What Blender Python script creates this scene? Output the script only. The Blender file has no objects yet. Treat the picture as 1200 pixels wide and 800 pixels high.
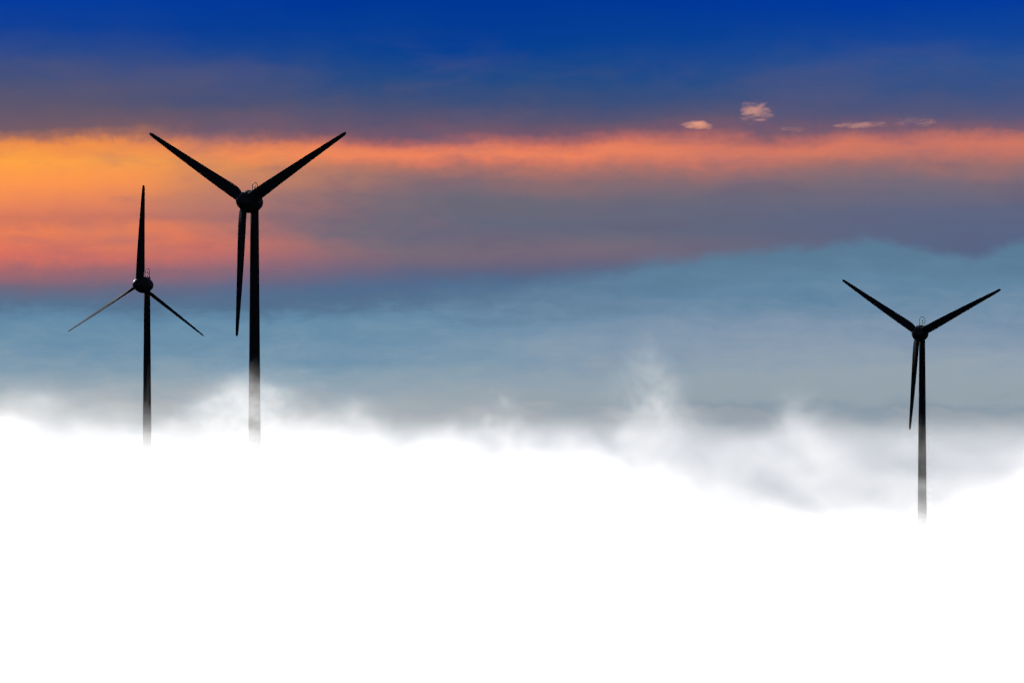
import bpy, bmesh, math, random
import numpy as np
from mathutils import Vector, Matrix

random.seed(4)
scene = bpy.context.scene
C = scene.collection
R = math.radians

# ----------------------------------------------------------------------------------------------
# scale of the place: a long lens looks almost level over a sea of fog. The camera is the origin.
F_PX = 4810.0            # focal length in photo pixels (1200 wide)
HORIZON = 490.0          # photo row of the horizon
EXPOSURE = 0.54
FOG_DENSITY = 0.04
GAIN = 2.0 ** EXPOSURE

scene.render.engine = 'CYCLES'
scene.view_settings.view_transform = 'Standard'
scene.view_settings.look = 'None'
scene.view_settings.gamma = 1.0
scene.view_settings.use_curve_mapping = False
scene.view_settings.exposure = EXPOSURE
cy = scene.cycles
cy.volume_bounces = 4
cy.max_bounces = 8
cy.diffuse_bounces = 0
cy.glossy_bounces = 0
cy.transparent_max_bounces = 16
cy.volume_step_rate = 0.15
cy.volume_max_steps = 512
cy.sample_clamp_indirect = 0.8
cy.use_denoising = True
cy.denoiser = 'OPENIMAGEDENOISE'
cy.use_adaptive_sampling = True
cy.adaptive_threshold = 0.08
cy.adaptive_min_samples = 12


def lin(c):
    c = c / 255.0
    return c / 12.92 if c <= 0.04045 else ((c + 0.055) / 1.055) ** 2.4


# ------------------------------------------------------------------ small helpers
def link(name, me, mat=None, parent=None, smooth=True):
    o = bpy.data.objects.new(name, me)
    C.objects.link(o)
    if mat:
        me.materials.append(mat)
    if smooth:
        me.polygons.foreach_set('use_smooth', [True] * len(me.polygons))
    if parent:
        o.parent = parent
    return o


def tag(o, label=None, cat=None, group=None, kind=None):
    for k, v in (('label', label), ('category', cat), ('group', group), ('kind', kind)):
        if v:
            o[k] = v
    return o


def from_bm(name, bm, mat, parent=None, smooth=True):
    bmesh.ops.recalc_face_normals(bm, faces=bm.faces[:])
    me = bpy.data.meshes.new(name)
    bm.to_mesh(me)
    bm.free()
    return link(name, me, mat, parent, smooth)


def loft(bm, rings, cap=True):
    rows = [[bm.verts.new(p) for p in r] for r in rings]
    n = len(rows[0])
    for a, b in zip(rows, rows[1:]):
        for i in range(n):
            bm.faces.new((a[i], a[(i + 1) % n], b[(i + 1) % n], b[i]))
    if cap:
        bm.faces.new(rows[0][::-1])
        bm.faces.new(rows[-1])


def tube(bm, pts, r, n=8):
    pts = [Vector(p) for p in pts]
    rings = []
    for i, p in enumerate(pts):
        d = (pts[min(i + 1, len(pts) - 1)] - pts[max(i - 1, 0)]).normalized()
        s = d.cross(Vector((0.013, 1, 0.07))).normalized()
        t = s.cross(d)
        rings.append([p + r * (math.cos(a) * s + math.sin(a) * t) for a in (2 * math.pi * k / n for k in range(n))])
    loft(bm, rings)


def box(bm, cx, cy_, cz, sx, sy, sz, bev=0.06):
    r = bmesh.ops.create_cube(bm, size=1.0)
    for v in r['verts']:
        v.co = Vector((cx + v.co.x * sx, cy_ + v.co.y * sy, cz + v.co.z * sz))
    es = {e for v in r['verts'] for e in v.link_edges}
    bmesh.ops.bevel(bm, geom=list(es), offset=bev, segments=2, affect='EDGES')


# vectorised gradient noise (numpy) for the heights of ground and fog
_rng = np.random.RandomState(7)
_perm = _rng.permutation(512)
_ga = _rng.rand(512) * 2 * np.pi


def noise2(x, y):
    xi = np.floor(x).astype(int); yi = np.floor(y).astype(int)
    xf = x - xi; yf = y - yi
    u = xf ** 3 * (xf * (xf * 6 - 15) + 10); v = yf ** 3 * (yf * (yf * 6 - 15) + 10)

    def g(ix, iy, dx, dy):
        h = _perm[(_perm[ix % 512] + iy) % 512]
        return np.cos(_ga[h]) * dx + np.sin(_ga[h]) * dy
    a = g(xi, yi, xf, yf); b = g(xi + 1, yi, xf - 1, yf)
    c = g(xi, yi + 1, xf, yf - 1); d = g(xi + 1, yi + 1, xf - 1, yf - 1)
    return (a + (b - a) * u) * (1 - v) + (c + (d - c) * u) * v


def fbm(x, y, scale, octaves=4, gain=0.5, ox=0.0):
    t = 0; amp = 1.0; f = 1.0 / scale
    for k in range(octaves):
        t = t + amp * noise2(x * f + ox + 17.3 * k, y * f + 5.1 * k + ox * 0.7)
        amp *= gain; f *= 2.0
    return t


def smooth(a, b, x):
    t = np.clip((x - a) / (b - a), 0, 1)
    return t * t * (3 - 2 * t)


def gauss(x, y, cx, cy_, sx, sy):
    return np.exp(-0.5 * (((x - cx) / sx) ** 2 + ((y - cy_) / sy) ** 2))


def grid_mesh(name, xs, ys, Z, bottom=None):
    """heightfield over xs x ys; with bottom it is closed into a solid."""
    nx, ny = len(xs), len(ys)
    X, Y = np.meshgrid(xs, ys)
    co = np.stack([X.ravel(), Y.ravel(), Z.ravel()], 1)
    idx = np.arange(nx * ny).reshape(ny, nx)
    quads = np.stack([idx[:-1, :-1], idx[:-1, 1:], idx[1:, 1:], idx[1:, :-1]], -1).reshape(-1, 4)
    faces = quads.tolist()
    verts = co.tolist()
    if bottom is not None:
        ring = list(idx[0, :]) + list(idx[1:, -1]) + list(idx[-1, :-1][::-1]) + list(idx[1:-1, 0][::-1])
        base = len(verts)
        for i in ring:
            verts.append([co[i, 0], co[i, 1], bottom])
        m = len(ring)
        for k in range(m):
            a, b = int(ring[k]), int(ring[(k + 1) % m])
            faces.append([b, a, base + k, base + (k + 1) % m])
        faces.append([base + k for k in range(m)][::-1])
    me = bpy.data.meshes.new(name)
    me.from_pydata(verts, [], faces)
    me.update()
    return me


# ------------------------------------------------------------------ node helpers
class NT:
    def __init__(s, nt):
        s.nt = nt

    def n(s, t, **kw):
        nd = s.nt.nodes.new(t)
        for k, v in kw.items():
            setattr(nd, k, v)
        return nd

    def l(s, a, b):
        s.nt.links.new(a, b)

    def math(s, op, a, b=None, c=None, clamp=False):
        nd = s.n('ShaderNodeMath', operation=op, use_clamp=clamp)
        for i, v in enumerate((a, b, c)):
            if v is None:
                continue
            if isinstance(v, (int, float)):
                nd.inputs[i].default_value = v
            else:
                s.l(v, nd.inputs[i])
        return nd.outputs[0]

    def step(s, v, a, b, lo=0.0, hi=1.0):
        nd = s.n('ShaderNodeMapRange', interpolation_type='SMOOTHSTEP', clamp=True)
        s.l(v, nd.inputs['Value'])
        for k, q in (('From Min', a), ('From Max', b), ('To Min', lo), ('To Max', hi)):
            if isinstance(q, (int, float)):
                nd.inputs[k].default_value = q
            else:
                s.l(q, nd.inputs[k])
        return nd.outputs[0]

    def noise(s, vec, scale, detail=3.0, rough=0.5, dist=0.0, col=False):
        nd = s.n('ShaderNodeTexNoise')
        s.l(vec, nd.inputs['Vector'])
        nd.inputs['Scale'].default_value = scale
        nd.inputs['Detail'].default_value = detail
        nd.inputs['Roughness'].default_value = rough
        nd.inputs['Distortion'].default_value = dist
        return nd.outputs['Color' if col else 'Fac']

    def xyz(s, x, y, z=0.0):
        nd = s.n('ShaderNodeCombineXYZ')
        for i, v in enumerate((x, y, z)):
            if isinstance(v, (int, float)):
                nd.inputs[i].default_value = v
            else:
                s.l(v, nd.inputs[i])
        return nd.outputs[0]

    def ramp(s, fac, stops, interp='LINEAR'):
        nd = s.n('ShaderNodeValToRGB')
        cr = nd.color_ramp
        cr.interpolation = interp
        while len(cr.elements) < len(stops):
            cr.elements.new(0.5)
        for e, (p, c) in zip(cr.elements, sorted(stops, key=lambda q: q[0])):
            e.position = p
            e.color = c
        s.l(fac, nd.inputs[0])
        return nd.outputs[0]

    def mix(s, f, a, b):
        nd = s.n('ShaderNodeMix', data_type='RGBA', clamp_factor=True)
        if isinstance(f, (int, float)):
            nd.inputs[0].default_value = f
        else:
            s.l(f, nd.inputs[0])
        for i, v in ((6, a), (7, b)):
            if isinstance(v, tuple):
                nd.inputs[i].default_value = v
            else:
                s.l(v, nd.inputs[i])
        return nd.outputs[2]


def material(name):
    m = bpy.data.materials.new(name)
    m.use_nodes = True
    m.node_tree.nodes.clear()
    t = NT(m.node_tree)
    out = t.n('ShaderNodeOutputMaterial')
    return m, t, out


# ------------------------------------------------------------------ materials
def paint(name, base, rough, metallic=0.0, spec=0.06):
    m, t, out = material(name)
    b = t.n('ShaderNodeBsdfPrincipled')
    co = t.n('ShaderNodeTexCoord')
    mp = t.n('ShaderNodeMapping')
    mp.inputs['Scale'].default_value = (1.0, 1.0, 0.12)
    t.l(co.outputs['Object'], mp.inputs['Vector'])
    n1 = t.noise(mp.outputs[0], 1.3, 5.0, 0.6)
    col = t.ramp(n1, [(0.3, (*[v * 0.75 for v in base], 1)), (0.7, (*[v * 1.2 for v in base], 1))])
    t.l(col, b.inputs['Base Color'])
    t.l(t.step(n1, 0.2, 0.8, rough - 0.06, rough + 0.1), b.inputs['Roughness'])
    b.inputs['Metallic'].default_value = metallic
    b.inputs['Specular IOR Level'].default_value = spec
    t.l(b.outputs[0], out.inputs['Surface'])
    return m


M_TOWER = paint('tower_silhouette', (0.011, 0.010, 0.014), 0.85, 0.0, 0.02)  # white tower; its backlit shade is put into a near-black base colour
M_BODY = paint('shell_silhouette', (0.011, 0.010, 0.015), 0.5)  # white nacelle and spinner, silhouette shade painted in as near-black
M_BLADE = paint('blade_silhouette', (0.010, 0.009, 0.013), 0.8, 0.0, 0.03)  # silhouette darkness sits in the colour; the blades themselves are white
M_STEEL = paint('antenna_steel', (0.05, 0.05, 0.055), 0.45, 0.6)

# ground far below the fog
M_GROUND, t, out = material('moor_ground')
b = t.n('ShaderNodeBsdfPrincipled')
co = t.n('ShaderNodeTexCoord')
n1 = t.noise(co.outputs['Object'], 0.012, 8.0, 0.62)
n2 = t.noise(co.outputs['Object'], 0.9, 6.0, 0.7)
c1 = t.ramp(n1, [(0.35, (0.045, 0.065, 0.025, 1)), (0.5, (0.07, 0.085, 0.035, 1)), (0.65, (0.10, 0.085, 0.05, 1))])
c2 = t.mix(t.step(n2, 0.45, 0.7), c1, (0.04, 0.05, 0.02, 1))
t.l(c2, b.inputs['Base Color'])
b.inputs['Roughness'].default_value = 0.95
bp = t.n('ShaderNodeBump')
bp.inputs['Distance'].default_value = 0.3
t.l(n2, bp.inputs['Height'])
t.l(bp.outputs[0], b.inputs['Normal'])
t.l(b.outputs[0], out.inputs['Surface'])


def fog_material(name, density, colour=(1, 1, 1, 1), g=0.3, wisps=None):
    """wisps = (scale, stretch, low, high): noise that opens gaps in the fog."""
    m, t, out = material(name)
    v = t.n('ShaderNodeVolumePrincipled')
    v.inputs['Color'].default_value = colour
    v.inputs['Anisotropy'].default_value = g
    v.inputs['Density'].default_value = density
    if wisps:
        sc, st, lo, hi = wisps
        co = t.n('ShaderNodeTexCoord')
        mp = t.n('ShaderNodeMapping')
        mp.inputs['Scale'].default_value = st
        t.l(co.outputs['Object'], mp.inputs['Vector'])
        nz = t.noise(mp.outputs[0], sc, 5.0, 0.58, 0.6)
        t.l(t.step(nz, lo, hi, 0.0, density), v.inputs['Density'])
    t.l(v.outputs[0], out.inputs['Volume'])
    return m


# ------------------------------------------------------------------ sun and sky
SUN_AZ = R(-34)      # to the left of the view, beyond the turbines
SUN_EL = R(27)
sd = bpy.data.lights.new('sun', 'SUN')
sd.energy = 5.0
sd.angle = R(0.5)
sd.color = (1.0, 0.96, 0.91)
sun = bpy.data.objects.new('sun', sd)
C.objects.link(sun)
to_sun = Vector((math.sin(SUN_AZ) * math.cos(SUN_EL), math.cos(SUN_AZ) * math.cos(SUN_EL), math.sin(SUN_EL)))
sun.rotation_euler = (-to_sun).to_track_quat('-Z', 'Y').to_euler()

world = bpy.data.worlds.new('World')
scene.world = world
world.use_nodes = True
world.cycles.sampling_method = 'MANUAL'
world.cycles.sample_map_resolution = 512
world.node_tree.nodes.clear()
t = NT(world.node_tree)
tc = t.n('ShaderNodeTexCoord')
sp = t.n('ShaderNodeSeparateXYZ')
t.l(tc.outputs['Generated'], sp.inputs[0])
az = t.math('ARCTAN2', sp.outputs[0], sp.outputs[1])
el = t.math('ARCSINE', sp.outputs[2])
AX = t.math('MULTIPLY', az, F_PX)              # angle to the side and above the horizon, in 1/4810 rad
EY = t.math('MULTIPLY', el, F_PX)
U = t.math('ADD', t.math('DIVIDE', AX, 1200.0), 0.5)

# uneven cloud edges: slow drift, then finer ragged tufts
wv = t.xyz(t.math('DIVIDE', AX, 170.0), t.math('DIVIDE', EY, 60.0), 2.0)
w1 = t.noise(wv, 1.0, 3.0, 0.55)
wv2 = t.xyz(t.math('DIVIDE', AX, 34.0), t.math('DIVIDE', EY, 26.0), 7.0)
w2 = t.noise(wv2, 1.0, 4.0, 0.6)
EW = t.math('ADD', EY, t.math('MULTIPLY', t.math('SUBTRACT', w1, 0.5), 34.0))
EW = t.math('ADD', EW, t.math('MULTIPLY', t.math('SUBTRACT', w2, 0.5), 12.0))
w3 = t.noise(t.xyz(t.math('DIVIDE', AX, 11.0), t.math('DIVIDE', EY, 8.0), 9.0), 1.0, 3.0, 0.65)
EW = t.math('ADD', EW, t.math('MULTIPLY', t.math('SUBTRACT', w3, 0.5), 7.0))
EW = t.math('ADD', EW, 6.0)
VF = t.math('DIVIDE', EW, 700.0, clamp=True)


def stops(rows):
    return [((HORIZON - y) / 700.0, tuple(lin(c) / GAIN for c in rgb) + (1,)) for y, rgb in rows]


LEFT = stops([(-180, (2, 44, 140)), (0, (5, 60, 158)), (30, (16, 64, 150)), (60, (44, 74, 138)), (90, (72, 82, 122)), (120, (95, 87, 110)),
              (146, (118, 92, 102)), (155, (165, 108, 92)), (164, (240, 144, 74)), (185, (255, 164, 70)), (215, (252, 150, 80)), (238, (230, 132, 92)),
              (250, (212, 120, 94)), (264, (246, 132, 82)), (282, (246, 126, 82)), (296, (220, 114, 95)), (312, (168, 105, 109)), (332, (118, 102, 122)), (356, (86, 110, 140))])
MID = stops([(-180, (0, 42, 135)), (0, (0, 55, 150)), (50, (6, 64, 145)), (90, (30, 74, 134)), (115, (60, 79, 122)), (135, (90, 84, 112)), (150, (118, 87, 106)),
             (160, (174, 102, 100)), (168, (226, 124, 94)), (175, (238, 132, 94)), (183, (214, 122, 98)), (192, (174, 114, 104)), (203, (140, 108, 112)),
             (226, (109, 105, 119)), (262, (100, 104, 123)), (284, (120, 107, 120)), (296, (116, 104, 122)), (314, (94, 102, 130)), (334, (74, 108, 146))])
RIGHT = stops([(-180, (0, 46, 145)), (0, (2, 58, 158)), (40, (16, 69, 152)), (70, (42, 80, 144)), (100, (56, 82, 134)), (130, (84, 86, 122)), (148, (124, 92, 110)),
               (158, (186, 110, 102)), (166, (208, 119, 100)), (175, (192, 116, 103)), (189, (158, 111, 109)), (210, (120, 107, 120)), (242, (94, 102, 130)),
               (284, (86, 101, 132)), (320, (88, 102, 134)), (350, (84, 110, 144))])
cl = t.ramp(VF, LEFT)
cm = t.ramp(VF, MID)
cr = t.ramp(VF, RIGHT)
sky = t.mix(t.step(t.math('MULTIPLY_ADD', t.math('SUBTRACT', w1, 0.5), 0.25, U), 0.0, 0.44), cl, cm)
sky = t.mix(t.step(U, 0.48, 0.98), sky, cr)
# soft mauve veils high above the band, uneven
ve = t.noise(t.xyz(t.math('DIVIDE', AX, 230.0), t.math('DIVIDE', EY, 75.0), 15.0), 1.0, 5.0, 0.58, 0.3)
vm = t.math('MULTIPLY', t.step(ve, 0.44, 0.74, 0.0, 0.34), t.step(EY, 470.0, 385.0))
sky = t.mix(vm, sky, (lin(98) / GAIN, lin(92) / GAIN, lin(122) / GAIN, 1))
vd = t.noise(t.xyz(t.math('DIVIDE', AX, 150.0), t.math('DIVIDE', EY, 40.0), 25.0), 1.0, 5.0, 0.6, 0.3)
sky = t.mix(t.math('MULTIPLY', t.step(vd, 0.5, 0.75, 0.0, 0.3), t.step(EY, 430.0, 370.0)), sky, (lin(96) / GAIN, lin(90) / GAIN, lin(116) / GAIN, 1))

# the blue cloud bank low over the horizon
prof = [(0, 346), (150, 343), (330, 341), (480, 338), (600, 332), (690, 320), (760, 308), (810, 302), (850, 296), (905, 292), (960, 285), (1010, 282), (1045, 281), (1080, 291), (1110, 300),
        (1140, 303), (1165, 292), (1200, 281), (1260, 268)]
top = t.ramp(t.math('DIVIDE', t.math('ADD', AX, 600.0), 1260.0, clamp=True), [(x / 1260.0, ((HORIZON - y) / 300.0,) * 3 + (1,)) for x, y in prof], 'B_SPLINE')
top = t.math('MULTIPLY', top, 300.0)
rag = t.math('MULTIPLY', t.math('SUBTRACT', t.noise(t.xyz(t.math('DIVIDE', AX, 48.0), t.math('DIVIDE', EY, 30.0), 3.0), 1.0, 5.0, 0.6), 0.5), 26.0)
depth = t.math('SUBTRACT', t.math('ADD', top, rag), EY)
soft = t.step(U, 0.35, 0.85, 32.0, 14.0)
bank = t.step(t.math('DIVIDE', depth, soft), -0.5, 0.7)
BL = stops([(335, (84, 110, 140)), (355, (86, 116, 145)), (380, (99, 138, 167)), (410, (115, 148, 172)), (440, (137, 160, 176)), (470, (156, 168, 177)), (490, (170, 176, 180))])
BR = stops([(280, (90, 123, 150)), (305, (90, 124, 151)), (340, (99, 134, 162)), (375, (121, 146, 170)), (410, (139, 157, 176)), (440, (150, 164, 175)), (465, (148, 162, 172)), (482, (137, 153, 166)), (490, (150, 160, 170))])
bv = t.math('ADD', EY, t.math('MULTIPLY', t.math('SUBTRACT', t.noise(t.xyz(t.math('DIVIDE', AX, 300.0), t.math('DIVIDE', EY, 40.0), 5.0), 1.0, 5.0, 0.6), 0.5), 70.0))
bv = t.math('ADD', bv, t.math('MULTIPLY', t.math('SUBTRACT', t.noise(t.xyz(t.math('DIVIDE', AX, 55.0), t.math('DIVIDE', EY, 24.0), 35.0), 1.0, 5.0, 0.65, 0.4), 0.5), 55.0))
bv = t.math('DIVIDE', bv, 700.0, clamp=True)
bcol = t.mix(t.step(U, 0.3, 0.75), t.ramp(bv, BL), t.ramp(bv, BR))
sky = t.mix(bank, sky, bcol)

# away from the sunset the sky is the plain clear one
nis = t.n('ShaderNodeTexSky', sky_type='NISHITA', sun_disc=False)
nis.sun_elevation = SUN_EL
nis.sun_rotation = SUN_AZ % (2 * math.pi)
nis.altitude = 300.0
nis.air_density = 1.0
nis.dust_density = 0.4
b1 = t.n('ShaderNodeBackground')
t.l(sky, b1.inputs[0])
b2 = t.n('ShaderNodeBackground')
t.l(nis.outputs[0], b2.inputs[0])
b2.inputs[1].default_value = 0.05
away = t.math('MAXIMUM', t.step(t.math('ABSOLUTE', az), 0.35, 1.0), t.step(el, 0.135, 0.5))
ms = t.n('ShaderNodeMixShader')
t.l(away, ms.inputs[0])
t.l(b1.outputs[0], ms.inputs[1])
t.l(b2.outputs[0], ms.inputs[2])
wo = t.n('ShaderNodeOutputWorld')
t.l(ms.outputs[0], wo.inputs[0])

# ------------------------------------------------------------------ wind turbines
RADIUS = 33.0
HUB_H = 86.0
OVERHANG = 4.65


def blade_mesh():
    """root at the rotor axis, length along +Z, chord along X, thickness along Y (rotor axis)."""
    bm = bmesh.new()
    #      r     chord thick offset twist
    sec = [(0.9, 1.9, 0.90, 0.02, 4), (1.9, 2.35, 0.70, 0.07, 9), (2.8, 2.75, 0.52, 0.12, 13), (4.0, 2.95, 0.42, 0.14, 14),
           (5.5, 2.92, 0.36, 0.14, 12), (8.0, 2.75, 0.30, 0.12, 9), (12.0, 2.45, 0.26, 0.10, 6), (16.5, 2.12, 0.22, 0.08, 4),
           (21.0, 1.80, 0.20, 0.06, 2.2), (25.5, 1.45, 0.19, 0.05, 1.2), (29.0, 1.18, 0.18, 0.04, 0.6), (31.4, 0.96, 0.18, 0.03, 0.2),
           (32.5, 0.80, 0.19, 0.02, 0), (32.92, 0.55, 0.22, 0.01, 0), (33.05, 0.25, 0.3, 0.0, 0)]
    rings = []
    n = 28
    for r, c, th, off, tw in sec:
        ring = []
        a0 = R(tw)
        for k in range(n):
            a = 2 * math.pi * k / n
            x = math.cos(a) * c / 2
            y = math.sin(a) * c * th / 2
            if th < 0.9:
                y *= 0.62 + 0.38 * math.cos(a)           # blunt nose, thin trailing edge
                y += 0.03 * c * (1 - (2 * x / c) ** 2)
            x = -x + off * c
            ring.append(Vector((x * math.cos(a0) - y * math.sin(a0), x * math.sin(a0) + y * math.cos(a0) - 0.00035 * r * r, r)))
        rings.append(ring)
    loft(bm, rings)
    bmesh.ops.recalc_face_normals(bm, faces=bm.faces[:])
    me = bpy.data.meshes.new('blade')
    bm.to_mesh(me)
    bm.free()
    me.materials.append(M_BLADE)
    me.polygons.foreach_set('use_smooth', [True] * len(me.polygons))
    me.set_sharp_from_angle(angle=R(38))
    return me


BLADE = blade_mesh()


def lathe_y(prof, n=48, squash=None):
    """profile (y, radius) turned round the Y axis."""
    bm = bmesh.new()
    rings = [[Vector((r * math.cos(2 * math.pi * k / n), y, r * math.sin(2 * math.pi * k / n))) for k in range(n)] for y, r in prof]
    loft(bm, rings)
    return bm


def build_turbine(rotor, hub_z_axis, yaw, tilt, spin, pitch, label, arch=1.0):
    """rotor = rotor centre; local frame of the head: -Y looks out of the front of the spinner."""
    yaw, tilt = R(yaw), R(tilt)
    front = Vector((-math.sin(yaw) * math.cos(tilt), -math.cos(yaw) * math.cos(tilt), math.sin(tilt)))
    axis_back = -front
    e1 = Vector((math.cos(yaw), -math.sin(yaw), 0))
    e2 = Vector((math.sin(yaw) * math.sin(tilt), math.cos(yaw) * math.sin(tilt), math.cos(tilt)))
    head = Matrix((e1, axis_back, e2)).transposed()         # columns: X right, Y back, Z up
    tower_xy = rotor + axis_back * OVERHANG
    base = Vector((tower_xy.x, tower_xy.y, rotor.z - HUB_H))
    root = bpy.data.objects.new('wind_turbine', None)
    C.objects.link(root)
    root.location = base
    tag(root, label, 'wind turbine', 'wind turbines rising from the fog')
    hl = rotor - base                                        # rotor centre in the turbine's frame

    # tower: tapering steel tube with flange seams and a door
    bm = bmesh.new()
    n = 40
    H = HUB_H - 1.9
    rings = []
    for k in range(13):
        z = H * k / 12
        r = 1.74 + (1.02 - 1.74) * (z / H)
        rings.append([Vector((r * math.cos(2 * math.pi * i / n), r * math.sin(2 * math.pi * i / n), z)) for i in range(n)])
    loft(bm, rings)
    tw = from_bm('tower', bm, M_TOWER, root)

    def place(o, M3=head, loc=hl):
        o.matrix_basis = Matrix.Translation(loc) @ M3.to_4x4()
        return o

    # egg-shaped nacelle, widest just behind the blades
    prof = [(1.12, 1.9), (1.13, 2.45), (1.35, 2.66), (1.8, 2.78), (2.5, 2.82), (3.2, 2.74), (4.0, 2.55), (4.9, 2.24), (5.7, 1.85), (6.4, 1.38), (6.9, 0.88), (7.15, 0.42), (7.22, 0.05)]
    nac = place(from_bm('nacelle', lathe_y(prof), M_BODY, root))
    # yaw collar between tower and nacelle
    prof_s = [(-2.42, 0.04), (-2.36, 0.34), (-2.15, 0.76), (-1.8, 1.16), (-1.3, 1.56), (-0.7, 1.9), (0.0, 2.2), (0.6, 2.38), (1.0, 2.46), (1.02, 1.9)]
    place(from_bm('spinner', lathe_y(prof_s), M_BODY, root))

    # roof hatch, arched antenna frame and beacon on top of the nacelle, over the tower
    bm = bmesh.new()
    box(bm, 0.0, 4.6, 2.42, 1.5, 1.7, 0.5, 0.1)
    box(bm, 0.85, 4.7, 2.35, 0.5, 0.6, 0.75, 0.06)
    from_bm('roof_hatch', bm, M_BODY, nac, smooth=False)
    bm = bmesh.new()
    w, h = 0.92 * arch, 3.25 * arch
    z0 = 2.3
    pts = [(-w, 4.65, z0)] + [(-w, 4.65, z0 + h * 0.45)] + \
          [(-w * math.cos(a), 4.65, z0 + h * 0.68 + (h * 0.32) * math.sin(a)) for a in (math.pi * k / 14 for k in range(15))] + \
          [(w, 4.65, z0 + h * 0.45), (w, 4.65, z0)]
    tube(bm, pts, 0.085)
    tube(bm, [(-w, 4.65, z0 + h * 0.42), (w, 4.65, z0 + h * 0.42)], 0.06)
    from_bm('antenna_frame', bm, M_STEEL, nac)
    bm = bmesh.new()
    tube(bm, [(0.02, 4.65, z0), (0.02, 4.65, z0 + h * 0.52)], 0.07)
    tube(bm, [(0.02, 4.65, z0 + h * 0.52), (0.02, 4.65, z0 + h * 0.70)], 0.16)
    from_bm('beacon', bm, M_STEEL, nac)

    # blades
    for k in range(3):
        a = R(spin + 120 * k)                                # clockwise from straight up, seen from the front
        bd = Vector((math.sin(a), 0, math.cos(a)))
        tg = Vector((math.cos(a), 0, -math.sin(a)))
        p = R(pitch)
        ch = math.cos(p) * tg + math.sin(p) * Vector((0, 1, 0))
        th = bd.cross(ch)
        bo = bpy.data.objects.new('blade', BLADE)
        C.objects.link(bo)
        bo.parent = root
        place(bo, head @ Matrix((ch, th, bd)).transposed())
    return root, base


def at(px, py, D):
    return Vector(((px - 600.0) / F_PX * D, D, (HORIZON - py) / F_PX * D))


t2, base2 = build_turbine(at(286.0, 235.3, 1000.0), 0, 29.6, 2.2, 61.7, 6, 'largest silhouetted wind turbine with raised blades against the orange cloud band', 0.78)
t1, base1 = build_turbine(at(162.3, 333.0, 1368.0), 0, 32.7, 2.5, 1.7, 41, 'silhouetted wind turbine with one blade pointing straight up and thin lower blades', 1.0)
t3, base3 = build_turbine(at(1075.3, 390.0, 1402.0), 0, 25.2, 1.8, 63.8, 18, 'lone silhouetted wind turbine on the right with raised blades against pale blue cloud', 1.05)

# ------------------------------------------------------------------ ground (one sheet out to the horizon, deep under the fog)
pins = [((0, 0), -1.8, 150.0)] + [((b_.x, b_.y), b_.z, 110.0) for b_ in (base1, base2, base3)]
A = np.zeros((4, 4)); rhs = np.zeros(4)
for i, (p, z, s) in enumerate(pins):
    for j, (q, _, s2) in enumerate(pins):
        A[i, j] = gauss(p[0], p[1], q[0], q[1], s2, s2)
    rhs[i] = z + 116.0
wts = np.linalg.solve(A, rhs)


def ground_z(X, Y):
    Z = -116.0 + sum(w * gauss(X, Y, p[0], p[1], s, s) for w, (p, z, s) in zip(wts, pins))
    near = 1.0
    for p, z, s in pins:
        near = near * (1 - gauss(X, Y, p[0], p[1], 60, 60))
    Z = Z + near * 9.0 * fbm(X, Y, 420.0, 4)
    far = smooth(2600, 9000, np.hypot(X, Y))             # the high moor falls away to the plains
    return Z - far * (620.0 + 60.0 * fbm(X, Y, 5200.0, 4, 0.5, 2.0))


g1 = np.concatenate([-np.geomspace(30000, 1500, 24), np.linspace(-1400, 1400, 141), np.geomspace(1500, 30000, 24)])
g2 = np.concatenate([-np.geomspace(8000, 500, 14), np.linspace(-460, 2400, 144), np.geomspace(2500, 40000, 30)])
GX, GY = np.meshgrid(g1, g2)
tag(link('ground', grid_mesh('ground', g1, g2, ground_z(GX, GY)), M_GROUND), kind='structure')


# ------------------------------------------------------------------ fog
# swells of the fog top: a high bank on the left, a hollow right of the middle, a rise at the far right, a few plumes
FOG_DROP = (-18, 78, -30.0)
FOG_RISE = (136, 186, 22.0)
SWELLS = ((-138, 1150, 17, 90, 9.0), (-113, 1280, 11, 150, -8.0), (-61, 950, 14, 70, 16.0), (-40, 1200, 12, 90, -6.0), (-4, 1220, 11, 70, 5.0), (137, 1330, 16, 90, 15.0), (45, 1430, 15, 60, 11.0), (98, 1430, 12, 40, 6.0))
VEILS = ((46, 1430, 11, 90, 34.0), (98, 1430, 8, 70, 20.0), (-130, 1180, 26, 90, 9.0), (-46, 1240, 9, 70, 9.0))
FOG_SOFT = 36.0


def fog_top(X, Y):
    Z = -8.3 + FOG_DROP[2] * (0.12 + 0.88 * smooth(340, 850, Y)) * smooth(FOG_DROP[0], FOG_DROP[1], X - (Y - 1000) * 0.05)
    Z = Z - 11.0 * smooth(1180, 1480, Y) * (1 - smooth(10, 70, X))
    Z = Z + FOG_RISE[2] * smooth(FOG_RISE[0], FOG_RISE[1], X + (1330 - Y) * 0.1)
    Z = Z - 26.0 * smooth(230, 120, Y)
    for cx, cy_, sx, sy, h in SWELLS:
        Z = Z + h * gauss(X, Y, cx, cy_, sx, sy)
    return Z


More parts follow.
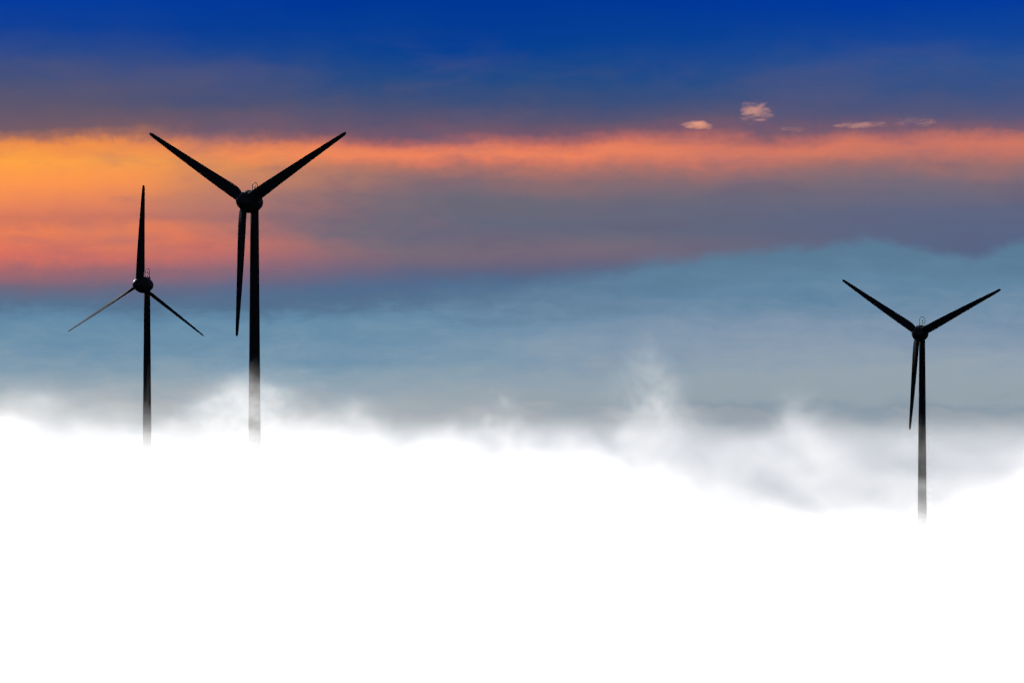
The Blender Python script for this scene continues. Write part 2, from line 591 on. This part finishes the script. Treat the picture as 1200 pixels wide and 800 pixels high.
M_FOG, t, out = material('fog_bank')
co = t.n('ShaderNodeTexCoord')
s3 = t.n('ShaderNodeSeparateXYZ')
t.l(co.outputs['Object'], s3.inputs[0])
X_, Y_, Z_ = s3.outputs
tz = t.step(t.math('SUBTRACT', X_, t.math('MULTIPLY', t.math('SUBTRACT', Y_, 1000.0), 0.05)), FOG_DROP[0], FOG_DROP[1], 0.0, FOG_DROP[2])
tz = t.math('ADD', t.math('MULTIPLY', tz, t.step(Y_, 340.0, 850.0, 0.12, 1.0)), -8.3)
tz = t.math('ADD', tz, t.step(t.math('ADD', X_, t.math('MULTIPLY', t.math('SUBTRACT', 1330.0, Y_), 0.1)), FOG_RISE[0], FOG_RISE[1], 0.0, FOG_RISE[2]))
tz = t.math('ADD', tz, t.step(Y_, 120.0, 230.0, -26.0, 0.0))
tz = t.math('MULTIPLY_ADD', t.step(Y_, 1180.0, 1480.0, 0.0, -11.0), t.step(X_, 70.0, 10.0), tz)


def swell(cx, cy_, sx, sy):
    """exp(-d2) round a point, flat in z: four nodes."""
    va = t.n('ShaderNodeVectorMath', operation='MULTIPLY_ADD')
    t.l(co.outputs['Object'], va.inputs[0])
    q = math.sqrt(0.5)
    va.inputs[1].default_value = (q / sx, q / sy, 0.0)
    va.inputs[2].default_value = (-cx * q / sx, -cy_ * q / sy, 0.0)
    dt = t.n('ShaderNodeVectorMath', operation='DOT_PRODUCT')
    t.l(va.outputs[0], dt.inputs[0])
    t.l(va.outputs[0], dt.inputs[1])
    return t.math('POWER', math.exp(-1.0), dt.outputs['Value'])


for cx, cy_, sx, sy, h in SWELLS:
    tz = t.math('MULTIPLY_ADD', swell(cx, cy_, sx, sy), float(h), tz)
mp = t.n('ShaderNodeMapping')
mp.inputs['Scale'].default_value = (1 / 22.0, 1 / 260.0, 1 / 20.0)
t.l(co.outputs['Object'], mp.inputs['Vector'])
nz = t.noise(mp.outputs[0], 1.0, 5.0, 0.70)
tz = t.math('MULTIPLY_ADD', t.math('SUBTRACT', nz, 0.5), t.step(Y_, 550.0, 980.0, 22.0, 62.0), tz)
sf = t.math('DIVIDE', t.math('SUBTRACT', t.math('ADD', tz, 17.0), Z_), FOG_SOFT, clamp=True)
dn = t.math('MULTIPLY', t.math('POWER', sf, 4.6), FOG_DENSITY)
# thin torn veils drifting over the bank
mv = t.n('ShaderNodeMapping')
mv.inputs['Scale'].default_value = (1 / 21.0, 1 / 320.0, 1 / 19.0)
mv.inputs['Location'].default_value = (1.9, 1.1, 8.2)
t.l(co.outputs['Object'], mv.inputs['Vector'])
nv = t.noise(mv.outputs[0], 1.0, 5.0, 0.68, 0.5)
ZV = Z_
for cx, cy_, sx, sy, h in VEILS:
    ZV = t.math('MULTIPLY_ADD', swell(cx, cy_, sx, sy), -float(h), ZV)
veil = t.math('MULTIPLY', t.step(nv, 0.43, 0.74, 0.0, 0.0027), t.math('POWER', t.step(ZV, 8.0, -22.0), 1.5))
veil = t.math('MULTIPLY', veil, t.step(Y_, 750.0, 1000.0))
dn = t.math('ADD', dn, veil)
v = t.n('ShaderNodeVolumePrincipled')
v.inputs['Color'].default_value = (1, 1, 1, 1)
v.inputs['Anisotropy'].default_value = 0.3
t.l(dn, v.inputs['Density'])
t.l(v.outputs[0], out.inputs['Volume'])

fx = np.arange(-330, 331, 5.0)
fy = np.concatenate([np.arange(130, 700, 10.0), np.arange(700, 1781, 6.0)])
FX, FY = np.meshgrid(fx, fy)
Zf = fog_top(FX, FY) + 16.0 + 3.0 * fbm(FX, FY, 50.0, 4, 0.5)
Zf = np.where(FY > 740, np.maximum(Zf, 2.0 + 6.0 * fbm(FX, FY, 60.0, 4, 0.5, 3.0) + sum(v_[4] * gauss(FX, FY, *v_[:4]) for v_ in VEILS)), Zf)
tag(link('fog', grid_mesh("fog", fx, fy, Zf, -140.0), M_FOG, smooth=False), kind='stuff')

# far fog sea out to the horizon
hx = np.linspace(-4000, 4000, 121)
hy = np.concatenate([np.linspace(1800, 5000, 60), np.linspace(5150, 13000, 50)])
HX, HY = np.meshgrid(hx, hy)
Zh = 4.0 + 10.0 * fbm(HX, HY, 420.0, 4, 0.5, 9.0) - 25 * smooth(2600, 1800, HY)
M_FAR, t, out = material('far_fog')
co = t.n('ShaderNodeTexCoord')
s3 = t.n('ShaderNodeSeparateXYZ')
t.l(co.outputs['Object'], s3.inputs[0])
mp = t.n('ShaderNodeMapping')
mp.inputs['Scale'].default_value = (1 / 200.0, 1 / 2200.0, 0.0)
t.l(co.outputs['Object'], mp.inputs['Vector'])
nz = t.noise(mp.outputs[0], 1.0, 4.0, 0.62)
tz = t.math('MULTIPLY_ADD', t.math('SUBTRACT', nz, 0.5), 80.0, 2.0)
sf = t.math('DIVIDE', t.math('SUBTRACT', tz, s3.outputs[2]), 70.0, clamp=True)
dn = t.math('MULTIPLY', t.math('POWER', sf, 2.0), 0.0014)
dn = t.math('MULTIPLY', dn, t.math('EXPONENT', t.math('DIVIDE', t.math('SUBTRACT', 2000.0, s3.outputs[1]), 5500.0)))
v = t.n('ShaderNodeVolumePrincipled')
v.inputs['Color'].default_value = (0.50, 0.53, 0.58, 1)
v.inputs['Anisotropy'].default_value = 0.3
t.l(dn, v.inputs['Density'])
t.l(v.outputs[0], out.inputs['Volume'])
M_FAR.cycles.volume_step_rate = 2.2
tag(link('far_fog', grid_mesh('far_fog', hx, hy, Zh, -400.0), M_FAR, smooth=False), kind='stuff')


# ------------------------------------------------------------------ small high clouds above the orange band
def small_cloud(px, py, w, h, label, density, lumps, lean=0.0, bend=0.0, seed=0, D=9000.0, gap=(0.42, 0.56)):
    """a cloud w x h photo pixels large, 9 km off: a lumpy body filled with uneven vapour."""
    k = D / F_PX
    rs = np.random.RandomState(seed)
    bm = bmesh.new()
    bmesh.ops.create_icosphere(bm, subdivisions=5, radius=1.0)
    co_ = np.array([v.co[:] for v in bm.verts])
    ang = np.arctan2(co_[:, 2], co_[:, 0])
    n_ = fbm(co_[:, 0] * 2.2 + co_[:, 1] + seed * 3.1, co_[:, 2] * 2.2 + co_[:, 1] * 0.8, 1.0, 4, 0.55, seed * 1.7)
    r_ = 1.0 + lumps * n_
    P = co_ * r_[:, None]
    P[:, 2] = np.where(P[:, 2] < 0, P[:, 2] * 0.6, P[:, 2])
    P = P * np.array([w / 2 * k, w / 2.6 * k, h / 1.6 * k])
    P[:, 2] += lean * P[:, 0] - bend * h * k * (2 * P[:, 0] / (w * k)) ** 2
    for vv, p in zip(bm.verts, P):
        vv.co = p
    m, t, out = material('cloud_vapour')
    v = t.n('ShaderNodeVolumePrincipled')
    v.inputs['Color'].default_value = (1.0, 0.47, 0.29, 1)  # sunset light tinted into the scatter colour; the vapour itself is white
    v.inputs['Anisotropy'].default_value = 0.2
    co = t.n('ShaderNodeTexCoord')
    mp = t.n('ShaderNodeMapping')
    mp.inputs['Scale'].default_value = (1 / 38.0, 1 / 50.0, 1 / 12.0)
    mp.inputs['Location'].default_value = (seed * 3.3, seed, 0)
    t.l(co.outputs['Object'], mp.inputs['Vector'])
    nz = t.noise(mp.outputs[0], 1.0, 4.0, 0.6, 0.4)
    mg = t.n('ShaderNodeMapping')
    mg.inputs['Scale'].default_value = (2 / (w * k), 2.6 / (w * k), 1.6 / (h * k))
    t.l(co.outputs['Object'], mg.inputs['Vector'])
    ln = t.n('ShaderNodeVectorMath', operation='LENGTH')
    t.l(mg.outputs[0], ln.inputs[0])
    wr = t.noise(mp.outputs[0], 0.8, 4.0, 0.62)
    fall = t.step(t.math('MULTIPLY_ADD', t.math('SUBTRACT', wr, 0.5), 1.5, ln.outputs['Value']), 0.85, 0.40)
    t.l(t.math('MULTIPLY', t.math('MULTIPLY', t.step(nz, gap[0], gap[1]), fall), density), v.inputs['Density'])
    t.l(v.outputs[0], out.inputs['Volume'])
    o = from_bm('small_cloud', bm, m, None)
    o.location = at(px, py, D)
    tag(o, label, 'cloud', 'small clouds above the orange band')
    return o


small_cloud(819, 147, 50, 13, 'small bright lens-shaped cloud just above the orange band, left of the taller puff', 0.024, 0.5, -0.06, 0.1, 1, gap=(0.30, 0.56))
small_cloud(888, 133, 54, 30, 'tallest small cloud, a ragged peach puff standing clear in the blue', 0.016, 0.8, 0.08, 0.0, 2, gap=(0.40, 0.62))
small_cloud(928, 152, 46, 9, 'faint short low wisp of cloud right below the ragged puff', 0.0035, 0.4, 0.0, 0.4, 3, gap=(0.36, 0.62))
small_cloud(1008, 147, 84, 9, 'long thin cloud streak right of the ragged puff, rising to its right end', 0.0065, 0.4, 0.06, 0.5, 4, gap=(0.36, 0.6))
small_cloud(1074, 143, 70, 13, 'faintest grey cloud streak, last to the right above the orange band', 0.0024, 0.4, -0.02, 0.5, 5, gap=(0.36, 0.62))

# ------------------------------------------------------------------ camera
cam_d = bpy.data.cameras.new('camera')
cam_d.sensor_fit = 'HORIZONTAL'
cam_d.sensor_width = 36.0
cam_d.lens = 36.0 * F_PX / 1200.0
cam_d.clip_start = 0.5
cam_d.clip_end = 90000.0
cam_d.shift_y = (HORIZON - 400.0) / 1200.0
cam = bpy.data.objects.new('camera', cam_d)
C.objects.link(cam)
cam.rotation_euler = (R(90), 0, 0)
scene.camera = cam
